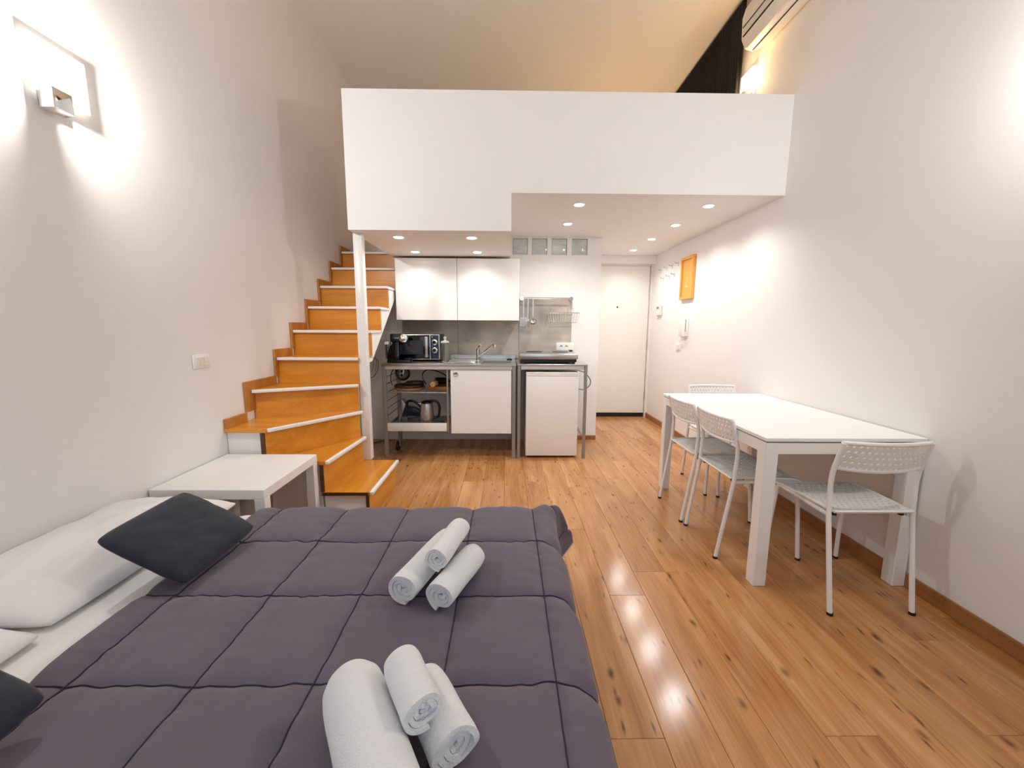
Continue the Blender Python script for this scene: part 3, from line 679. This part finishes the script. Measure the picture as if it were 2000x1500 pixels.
# ------------------------------------------------------------------ wall cabinets and splashback
for i, (a, b, lb) in enumerate(((-1.076, -.482, 'white handleless wall cabinet nearest the stairs'), (-.480, .121, 'white handleless wall cabinet above the sink'))):
    t = thing('wall_cabinet', lb, 'wall cabinet', ((a+b)/2, 4.17, 1.297), 'white wall cabinets')
    part('carcass', MB().box(a, b, 4.022, YK-.002, 1.300, 1.880, .002, 1), 'white_laminate', t)
    part('door', MB().box(a+.001, b-.001, 4.0, 4.019, 1.296, 1.883, .002, 1), 'white_laminate', t)
tb = struct('trim_2', MB().box(-1.105, .688, YK-.004, YK-.001, .90, 1.294), 'rubber', 'grey concrete-look splashback behind the sink', 'splashback')
for a, b, z1 in ((-1.108, -.520, 1.294), (-.518, .130, 1.294), (.132, .690, 1.544)):
    part('panel', MB().box(a, b, YK-.012, YK-.004, .90, z1, .001, 1), 'concrete', tb)
part('edge_trim', MB().box(.131, .7, YK-.014, YK-.003, 1.544, 1.552, .001, 1).box(.690, .7, YK-.014, YK-.003, .98, 1.544, .001, 1), 'white_metal', tb)

# utensil rail with three utensils and a wire basket
RZ_, RY = 1.530, 4.285
ur = thing('utensil_rail', 'chrome hanging rail fixed to the grey splashback', 'rail', (.41, RY, RZ_))
part('bar', MB().cyl((.145, RY, RZ_), (.690, RY, RZ_-.004), .006, 10), 'chrome', ur)
for x in (.155, .670): part('bracket', MB().cyl((x, RY-.012, RZ_-.002), (x, YK-.013, RZ_-.002), .017, 16).cyl((x, RY-.018, RZ_-.002), (x, RY-.01, RZ_-.002), .021, 16), 'chrome', ur)
def utensil(x, kind, label):
    t = thing('kitchen_utensil', label, 'utensil', (x, RY-.01, 1.30), 'utensils on the rail')
    y = RY-.012; zb = {'slotted': 1.275, 'fork': 1.262, 'ladle': 1.290}[kind]
    part('hook', MB().tube(arc((x, RY, RZ_), .012, -.3, PI+.2, 8, 'YZ'), .0025, 6), 'steel', t)
    part('handle', MB().box(x-.006, x+.006, y-.002, y+.002, zb+.05, RZ_-.002, .0015, 1), 'steel', t)
    if kind == 'ladle': h = MB().lathe([(.001, -.036), (.022, -.030), (.036, -.012), (.040, .006), (.037, .006), (.032, -.010), (.018, -.026), (.001, -.031)], (x, y-.035, zb+.005), 20, (0, -.6, .8))
    elif kind == 'slotted':
        h = MB(); 
        for k in range(5): h.box(x-.034+.015*k, x-.034+.015*k+.008, y-.004, y-.001, zb-.025, zb+.045)
        h.box(x-.034, x+.034, y-.004, y-.001, zb+.04, zb+.058).box(x-.034, x+.034, y-.004, y-.001, zb-.03, zb-.022)
    else:
        h = MB().box(x-.026, x+.026, y-.005, y-.001, zb+.03, zb+.055)
        for k in range(5): h.cyl((x-.023+.0115*k, y-.003, zb+.035), (x-.023+.0115*k, y-.022, zb-.035), .0035, 8)
    part('head', h, 'steel', t, smooth=50)
utensil(.176, 'slotted', 'slotted metal turner, leftmost utensil on the chrome rail')
utensil(.222, 'fork', 'metal pasta server, middle utensil on the chrome rail')
utensil(.274, 'ladle', 'round metal ladle, rightmost utensil on the chrome rail')
wb = thing('wire_basket', 'thin wire basket hanging from the chrome rail', 'basket', (.59, 4.25, 1.28))
bz0, bz1 = 1.283, 1.382
def rect(x0, x1, y0, y1, z): return [(x0, y0, z), (x1, y0, z), (x1, y1, z), (x0, y1, z)]
part('upper_frame', MB().tube(bend(rect(.432, .752, 4.195, 4.325, bz1) + [(.432, 4.195, bz1)], .01), .003, 6), 'steel', wb)
part('lower_frame', MB().tube(bend(rect(.455, .725, 4.21, 4.31, bz0) + [(.455, 4.21, bz0)], .01), .0025, 6), 'steel', wb)
for k in range(13):
    t_ = k/12; part('wire', MB().tube([(.432+.32*t_, 4.195, bz1), (.455+.27*t_, 4.21, bz0), (.455+.27*t_, 4.31, bz0), (.432+.32*t_, 4.325, bz1)], .0013, 5), 'steel', wb)
for x in (.466, .640): part('hanger', MB().tube([(x, 4.30, bz1), (x, RY+.002, RZ_-.02), (x, RY+.004, RZ_+.010), (x, RY-.009, RZ_+.008)], .0025, 6), 'steel', wb)
so = thing('wall_socket', 'white double wall socket on the splashback above the cooktop', 'socket', (.625, YK-.013, 1.03))
part('plate', MB().box(.532, .718, YK-.024, YK-.0125, .990, 1.072, .004), 'white_plastic', so)
for x in (.585, .640): part('outlet', MB().prism([(x-.022, 1.026), (x, 1.045), (x+.022, 1.026), (x, 1.032)], 'Y', YK-.0255, YK-.023), 'grey_plastic', so)
part('junction_strip', MB().box(.532, .705, YK-.03, YK-.0125, .950, .978, .003), 'white_plastic', so)

# ------------------------------------------------------------------ things on the worktop
mw = thing('microwave', 'black microwave with silver trim and two round dials', 'microwave', (-.88, 4.11, KZ))
MX0, MX1, MY = -1.108, -.652, 3.948
part('case', MB().box(MX0, MX1, MY+.02, 4.275, .912, 1.160, .006), 'dark_metal', mw)
part('front_frame', MB().box(MX0, MX1, MY, MY+.02, .914, 1.160, .005), 'steel', mw)
md_ = part('door', MB().box(MX0+.006, -.748, MY-.012, MY, .921, 1.152, .003), 'black_gloss', mw)
part('window', MB().box(MX0+.06, -.81, MY-.0135, MY-.011, .965, 1.10, .001, 1), 'black_glass', md_)
part('handle', MB().box(-.790, -.762, MY-.030, MY-.018, .938, 1.138, .004).box(-.784, -.768, MY-.02, MY-.011, .945, .96).box(-.784, -.768, MY-.02, MY-.011, 1.115, 1.13), 'steel', md_)
cp = part('control_panel', MB().box(-.740, -.660, MY-.010, MY, .921, 1.152, .003), 'navy_plastic', mw)
for z in (1.083, 1.006): 
    k = part('dial', MB().lathe([(.028, 0), (.028, .006), (.020, .010), (.020, .0105), (.001, .0105)], (-.700, MY-.010, z), 24, (0, -1, 0)), 'steel', cp)
    part('dial_cap', MB().cyl((-.700, MY-.020, z), (-.700, MY-.034, z), .016, 20), 'black_gloss', k)
for z in (1.135, 1.047): part('dial_mark', MB().cyl((-.722, MY-.0095, z), (-.722, MY-.0115, z), .004, 8), 'white_plastic', cp)
for x in (MX0+.04, MX1-.04):
    for y in (MY+.04, 4.24): part('foot', MB().cyl((x, y, KZ), (x, y, .913), .015, 10), 'rubber', mw)
cm = thing('coffee_machine', 'black capsule coffee machine with chrome head in front of the microwave', 'coffee machine', (-1.02, 3.82, KZ))
back_p = [(-1.115, KZ+.003), (-1.108, .99), (-1.085, 1.05), (-1.05, 1.085), (-1.0, 1.095), (-1.0, .935), (-1.0, KZ+.003)]
part('body', MB().prism(back_p, 'Y', 3.77, 3.89, .006), 'black_gloss', cm)
part('base', MB().box(-1.115, -.90, 3.765, 3.895, KZ, KZ+.026, .006), 'black_plastic', cm)
part('drip_tray', MB().lathe([(.001, 0), (.045, 0), (.048, .018), (.001, .018)], (-.945, 3.83, KZ+.026), 22), 'black_gloss', cm)
hd = part('head', MB().cyl((-1.07, 3.83, 1.115), (-.965, 3.83, 1.115), .048, 24).box(-1.085, -1.04, 3.79, 3.87, 1.09, 1.165, .004), 'black_plastic', cm)
part('spout', MB().cyl((-.975, 3.83, 1.04), (-.975, 3.83, 1.08), .010, 12, .014), 'black_plastic', hd)
part('chrome_dome', MB().lathe([(.040, 0), (.043, .008), (.038, .022), (.024, .034), (.001, .040)], (-.965, 3.805, 1.122), 22, (.35, -.9, .25)), 'chrome', hd)
tk = part('water_tank', MB().box(-1.138, -1.112, 3.80, 3.90, .93, 1.065, .006), 'glass', cm)
part('tank_lid', MB().box(-1.142, -1.100, 3.795, 3.905, 1.065, 1.090, .004), 'white_plastic', tk)
jr = thing('glass_jar', 'tall clear glass storage jar with knobbed lid beside the microwave', 'jar', (-.592, 3.90, KZ))
part('jar_body', MB().lathe([(.001, .001), (.034, .001), (.037, .006), (.037, .175), (.034, .18), (.032, .175), (.034, .17), (.034, .01), (.001, .008)], (-.592, 3.90, KZ), 26), 'glass', jr)
part('lid', MB().lathe([(.001, .181), (.040, .181), (.042, .188), (.038, .198), (.012, .206), (.008, .215), (.015, .228), (.013, .24), (.001, .244)], (-.592, 3.90, KZ), 26), 'frosted', jr)
solo('glass_tumbler', MB().lathe([(.001, .001), (.022, .001), (.026, .072), (.024, .072), (.020, .008), (.001, .007)], (-.522, 3.88, KZ), 22), 'glass', 'small clear tumbler between the jar and the tap', 'glass')

# ------------------------------------------------------------------ things in the open bay
SZ = .6335
def disc(x, y, z, r, h, m, name, label, cat, group=None):
    return solo(name, MB().lathe([(.001, 0), (r*.96, 0), (r, h*.35), (r*.97, h), (r*.6, h*.8), (.001, h*.7)], (x, y, z), 26), m, label, cat, group)
disc(-.94, 3.90, SZ, .150, .020, 'wicker', 'woven_mat', 'light woven round mat at the bottom of the shelf pile', 'mat', 'woven mats')
disc(-.95, 3.91, SZ+.019, .140, .022, 'dark_wicker', 'woven_mat', 'darker woven round mat on top of the shelf pile', 'mat', 'woven mats')
solo('oven_glove', put(pillow_mesh(.17, .13, .03, 3, .004, 4, .03, 16), (-.91, 3.93, SZ+.055), (1, .1, .05), (0, 1, 0)), 'dark_wicker', 'dark brown cloth lying on the woven mats', 'cloth', smooth=180)
solo('cork_roll', MB().lathe([(.012, 0), (.024, 0), (.024, .10), (.012, .10)], (-.690, 3.735, SZ+.064), 22, (.15, 1, 0)), 'cork', 'rolled cork trivet with its open end showing on the wire shelf', 'roll')
tr = thing('wicker_tray', 'small brown wicker basket on the right of the wire shelf', 'basket', (-.66, 3.86, SZ))
part('basket_base', MB().box(-.73, -.575, 3.79, 4.0, SZ, SZ+.008), 'wicker', tr)
for k, z in enumerate((.012, .022, .032)): part('weave', MB().tube([(-.735, 3.785, SZ+z), (-.572, 3.785, SZ+z), (-.572, 4.005, SZ+z), (-.735, 4.005, SZ+z)], .006, 6, True), 'wicker', tr)
hd_ = thing('hair_dryer', 'black hair dryer lying on the wicker basket', 'hair dryer', (-.62, 3.86, SZ+.05))
part('barrel', MB().cyl((-.69, 3.905, SZ+.076), (-.575, 3.955, SZ+.076), .036, 18, .028), 'black_plastic', hd_)
part('handle', MB().tube([(-.60, 3.945, SZ+.076), (-.585, 3.98, SZ+.065), (-.58, 4.02, SZ+.060)], .016, 10), 'black_plastic', hd_)
part('cord', MB().tube(bend([(-.58, 4.02, .695), (-.60, 3.97, .76), (-.69, 3.90, .815), (-.77, 3.88, .825), (-.81, 3.87, .79), (-.805, 3.86, .735), (-.785, 3.86, .70)], .05), .0055, 8), 'black_plastic', hd_)
part('plug', MB().lathe([(.006, 0), (.012, .01), (.019, .03), (.019, .042), (.001, .042)], (-.800, 3.862, .72), 14, (.3, 0, -1)), 'black_plastic', hd_)
cr = thing('cable_reel', 'round black cable coil with grey sockets hanging below the worktop', 'cable reel', (-1.03, 4.0, .76))
part('rim', MB().tube(arc((-1.03, 3.99, .775), .066, 0, 2*PI*31/32, 31, 'XZ'), .010, 8, True), 'black_plastic', cr)
part('drum', MB().cyl((-1.03, 3.99, .775), (-1.03, 4.05, .775), .062, 24), 'grey_plastic', cr)
part('socket_plate', MB().box(-1.06, -1.015, 3.982, 3.990, .735, .815, .003), 'steel', cr)
for z in (.755, .795): part('socket_hole', MB().cyl((-1.037, 3.979, z), (-1.037, 3.983, z), .013, 12), 'black_plastic', cr)
part('hook', MB().tube([(-1.03, 4.02, .83), (-1.03, 4.02, .874)], .005, 6), 'dark_metal', cr)
part('lead', MB().tube(bend([(-1.085, 3.97, .80), (-1.10, 3.94, .83), (-1.12, 3.90, .78), (-1.118, 3.88, .71), (-1.105, 3.88, .67)], .03), .004, 6), 'black_plastic', cr)
kt = thing('kettle', 'brushed steel kettle with black lid and handle on the tray', 'kettle', (-.765, 3.84, .30))
kx, ky = -.768, 3.84
part('body', MB().lathe([(.001, .003), (.068, .003), (.072, .014), (.068, .08), (.060, .17), (.054, .205), (.001, .207)], (kx, ky, .30), 32), 'steel', kt)
part('base_ring', MB().lathe([(.001, 0), (.072, 0), (.074, .016), (.001, .016)], (kx, ky, .30), 28), 'black_plastic', kt)
part('lid', MB().lathe([(.056, .203), (.054, .215), (.035, .228), (.001, .232)], (kx, ky, .30), 26), 'black_plastic', kt)
part('spout', MB().prism([(kx-.052, .475), (kx-.088, .508), (kx-.05, .508)], 'Y', ky-.018, ky+.018, .004), 'steel', kt)
part('handle', MB().tube(bend([(kx+.03, ky, .525), (kx+.095, ky, .525), (kx+.125, ky, .47), (kx+.115, ky, .375), (kx+.066, ky, .355)], .035), .012, 10), 'black_plastic', kt)
ir = thing('steam_iron', 'navy steam iron standing on its heel behind the kettle', 'iron', (-.96, 3.98, .30))
part('soleplate', MB().prism([(-1.07, .305), (-1.055, .30), (-.995, .47), (-1.03, .52)], 'Y', 3.93, 4.03, .004), 'steel', ir)
part('body', MB().prism([(-1.04, .36), (-.86, .345), (-.83, .385), (-.90, .43), (-1.0, .45)], 'Y', 3.94, 4.02, .012), 'navy_plastic', ir)
part('handle', MB().tube(bend([(-1.0, 3.98, .445), (-.985, 3.98, .50), (-.92, 3.98, .495), (-.865, 3.98, .45), (-.835, 3.98, .39)], .03), .013, 10), 'navy_plastic', ir)
part('heel', MB().box(-1.045, -.985, 3.945, 4.015, .30, .345, .006), 'grey_plastic', ir)
part('tank', MB().box(-.985, -.90, 3.945, 4.015, .33, .365, .008), 'grey_plastic', ir)
solo('small_plug', MB().lathe([(.001, 0), (.026, 0), (.03, .012), (.022, .03), (.001, .036)], (-.620, 3.80, .3005), 18), 'black_plastic', 'small black knob lying beside the kettle on the tray', 'plug')
# odds and ends under and beside the unit
cs = thing('castor', 'small dark castor wheel on the floor under the open bay', 'castor', (-1.085, 3.95, 0))
part('wheel', MB().cyl((-1.10, 3.95, .045), (-1.075, 3.95, .045), .045, 22), 'rubber', cs)
part('fork', MB().box(-1.072, -1.066, 3.935, 3.965, .04, .12, .002, 1).box(-1.109, -1.103, 3.935, 3.965, .04, .12, .002, 1).box(-1.109, -1.066, 3.93, 3.97, .115, .123), 'steel', cs)
part('hub', MB().cyl((-1.066, 3.95, .045), (-1.058, 3.95, .045), .012, 12), 'chrome', cs)
solo('green_cord', MB().tube([(-1.47, 4.05, .006), (-1.43, 4.12, .010), (-1.40, 4.20, .006), (-1.33, 4.26, .008), (-1.25, 4.28, .006)], .006, 6), 'green_cable', 'green cord on the floor under the stairs', 'cord')
wr = thing('wire_rack', 'thin curved wire rack below the white stair side', 'wire rack', (-1.40, 4.2, .84))
part('outline', MB().tube(bend([(-1.47, 4.20, .90), (-1.33, 4.20, .90), (-1.34, 4.20, .77), (-1.41, 4.20, .69), (-1.48, 4.20, .74)], .04), .003, 6), 'dark_metal', wr)
for k in range(4): part('wire', MB().tube([(-1.465+.04*k, 4.20, .90), (-1.45+.03*k, 4.20, .80), (-1.475+.035*k, 4.20, .735+.012*k)], .002, 5), 'dark_metal', wr)
part('wall_hook', MB().tube([(-1.40, 4.20, .90), (-1.40, 4.26, .905), (-1.40, YK-.001, .905)], .003, 6), 'dark_metal', wr)

# ------------------------------------------------------------------ fittings on the side walls
sw = thing('light_switch', 'white rectangular switch plate on the left wall above the bedside table', 'switch', (XL, 2.30, 1.03))
part('plate', MB().box(XL+.001, XL+.009, 2.238, 2.362, .995, 1.072, .003), 'white_plastic', sw)
for y in (2.268, 2.300, 2.332): part('module', MB().box(XL+.008, XL+.012, y-.0135, y+.0135, 1.008, 1.058, .001, 1), 'cream_plastic', sw)
hooks = [(5.208, 1.956), (5.03, 1.961), (4.876, 1.964), (4.705, 1.967), (5.125, 1.847), (4.95, 1.852), (4.80, 1.858)]
hl = ['upper row coat hook nearest the door', 'second coat hook of the upper row', 'third coat hook of the upper row', 'upper row coat hook nearest the wooden box', 'lower row coat hook nearest the door', 'middle coat hook of the lower row', 'lower row coat hook nearest the wooden box']
for (y, z), lb in zip(hooks, hl):
    t = thing('coat_hook', 'small metal ' + lb, 'coat hook', (XR, y, z), 'coat hooks by the door')
    part('plate', MB().box(XR-.006, XR-.0005, y-.012, y+.012, z-.04, z+.014, .002, 1), 'white_metal', t)
    part('peg', MB().tube(bend([(XR-.005, y, z-.005), (XR-.035, y, z-.005), (XR-.042, y, z+.012)], .01), .005, 8), 'steel', t)
wc = thing('wall_box', 'orange pine framed meter box on the right wall', 'wall box', (XR, 4.41, 1.76))
by0, by1, bz_0, bz_1 = 4.262, 4.560, 1.54, 1.988
part('box_door', MB().box(XR-.016, XR-.001, by0+.028, by1-.028, bz_0+.028, bz_1-.028), 'frame_wood', wc)
for a in ((by0, by1, bz_0, bz_0+.03), (by0, by1, bz_1-.03, bz_1), (by0, by0+.03, bz_0+.03, bz_1-.03), (by1-.03, by1, bz_0+.03, bz_1-.03)):
    part('frame_rail', MB().box(XR-.032, XR-.001, *a, .003, 1), 'frame_wood', wc)
part('knob', MB().box(XR-.022, XR-.015, 4.385, 4.435, 1.665, 1.675, .002, 1), 'white_metal', wc)
th_ = thing('thermostat', 'small white thermostat with grey display near the door', 'thermostat', (XR, 5.17, 1.45))
part('housing', MB().box(XR-.028, XR-.0005, 5.10, 5.245, 1.388, 1.512, .006), 'cream_plastic', th_)
part('display', MB().box(XR-.0295, XR-.0275, 5.15, 5.225, 1.470, 1.497, .001, 1), 'lcd', th_)
part('flap', MB().box(XR-.031, XR-.0275, 5.105, 5.24, 1.392, 1.448, .002, 1), 'white_plastic', th_)
ic = thing('intercom', 'white intercom handset on the right wall below the wooden box', 'intercom', (XR, 4.42, 1.24))
part('base', MB().box(XR-.022, XR-.0005, 4.335, 4.535, 1.145, 1.362, .006), 'white_plastic', ic)
part('handset', MB().box(XR-.056, XR-.030, 4.345, 4.405, 1.138, 1.372, .012, 3).box(XR-.032, XR-.021, 4.35, 4.40, 1.15, 1.19).box(XR-.032, XR-.021, 4.35, 4.40, 1.32, 1.36), 'white_plastic', ic)
part('grille', MB().box(XR-.0235, XR-.0215, 4.452, 4.466, 1.25, 1.32), 'grey_plastic', ic)
part('coil_cord', MB().tube([(XR-.03-.006*math.cos(k*1.3), 4.40+.011*k*.16+.05*math.sin(k/24*PI), 1.14-.0045*k+.006*math.sin(k*1.3)) for k in range(26)], .003, 5), 'white_plastic', ic)
s2 = thing('wall_switch', 'white switch plate on the right wall under the intercom', 'switch', (XR, 4.55, 1.02))
part('plate', MB().box(XR-.009, XR-.0005, 4.490, 4.610, .985, 1.060, .003), 'white_plastic', s2)
part('rocker', MB().box(XR-.013, XR-.0085, 4.515, 4.585, .998, 1.047, .002, 1), 'cream_plastic', s2)

# ------------------------------------------------------------------ air conditioner and loft curtain
ac = thing('air_conditioner', 'cream split air conditioner high on the right wall before the loft', 'air conditioner', (XR, 2.95, 3.30))
ap = [(XR-.002, 3.335), (XR-.12, 3.285), (XR-.175, 3.30), (XR-.205, 3.36), (XR-.21, 3.50), (XR-.19, 3.575), (XR-.002, 3.58)]
part('casing', MB().prism(ap, 'Y', 2.46, 3.32, .006), 'ac_plastic', ac)
part('louvre', MB().prism([(XR-.172, 3.292), (XR-.212, 3.352), (XR-.216, 3.350), (XR-.177, 3.288)], 'Y', 2.50, 3.28), 'ac_plastic', ac)
part('louvre_gap', MB().prism([(XR-.206, 3.361), (XR-.213, 3.361), (XR-.2135, 3.369), (XR-.207, 3.369)], 'Y', 2.50, 3.285), 'rubber', ac)
part('panel_line', MB().box(XR-.2125, XR-.208, 2.47, 3.30, 3.43, 3.434), 'rubber', ac)
part('under_line', MB().box(XR-.126, XR-.120, 2.48, 3.30, 3.2815, 3.286), 'rubber', ac)
def pleats():
    vs, fs = [], []; n = 420
    for k in range(n+1):
        y = 3.60+1.93*k/n; x = XR-.045+.016*math.sin(k/n*1.93/.036*2*PI)
        for z in (2.26, ZC-.03): vs.append((x, y, z))
    for k in range(n): a = 2*k; fs.append((a, a+2, a+3, a+1))
    return MB().raw(vs, fs)
ct = part('curtain', pleats(), 'curtain', None, 'black pleated curtain hanging along the loft side wall', smooth=180); ct['category'] = 'curtain'
md = ct.modifiers.new('thickness', 'SOLIDIFY'); md.thickness = .003
part('curtain_rod', MB().cyl((XR-.045, 3.58, ZC-.02), (XR-.045, 5.54, ZC-.02), .010, 10), 'dark_metal', ct)

gl = thing('globe_lamp', 'warm globe lamp on the loft floor behind the parapet', 'lamp', (1.55, 4.85, 2.24))
part('base', MB().lathe([(.001, 0), (.07, 0), (.07, .012), (.012, .02), (.012, .07), (.001, .07)], (1.55, 4.85, 2.24), 20), 'dark_metal', gl)
part('globe', MB().lathe([(.02, .068), (.06, .085), (.09, .12), (.10, .16), (.09, .20), (.06, .235), (.001, .252)], (1.55, 4.85, 2.24), 24), 'loft_glow', gl)
light('lamp_light', 'POINT', (1.55, 4.85, 2.56), GLOBE_W, GLOBE_COL, gl, .06)
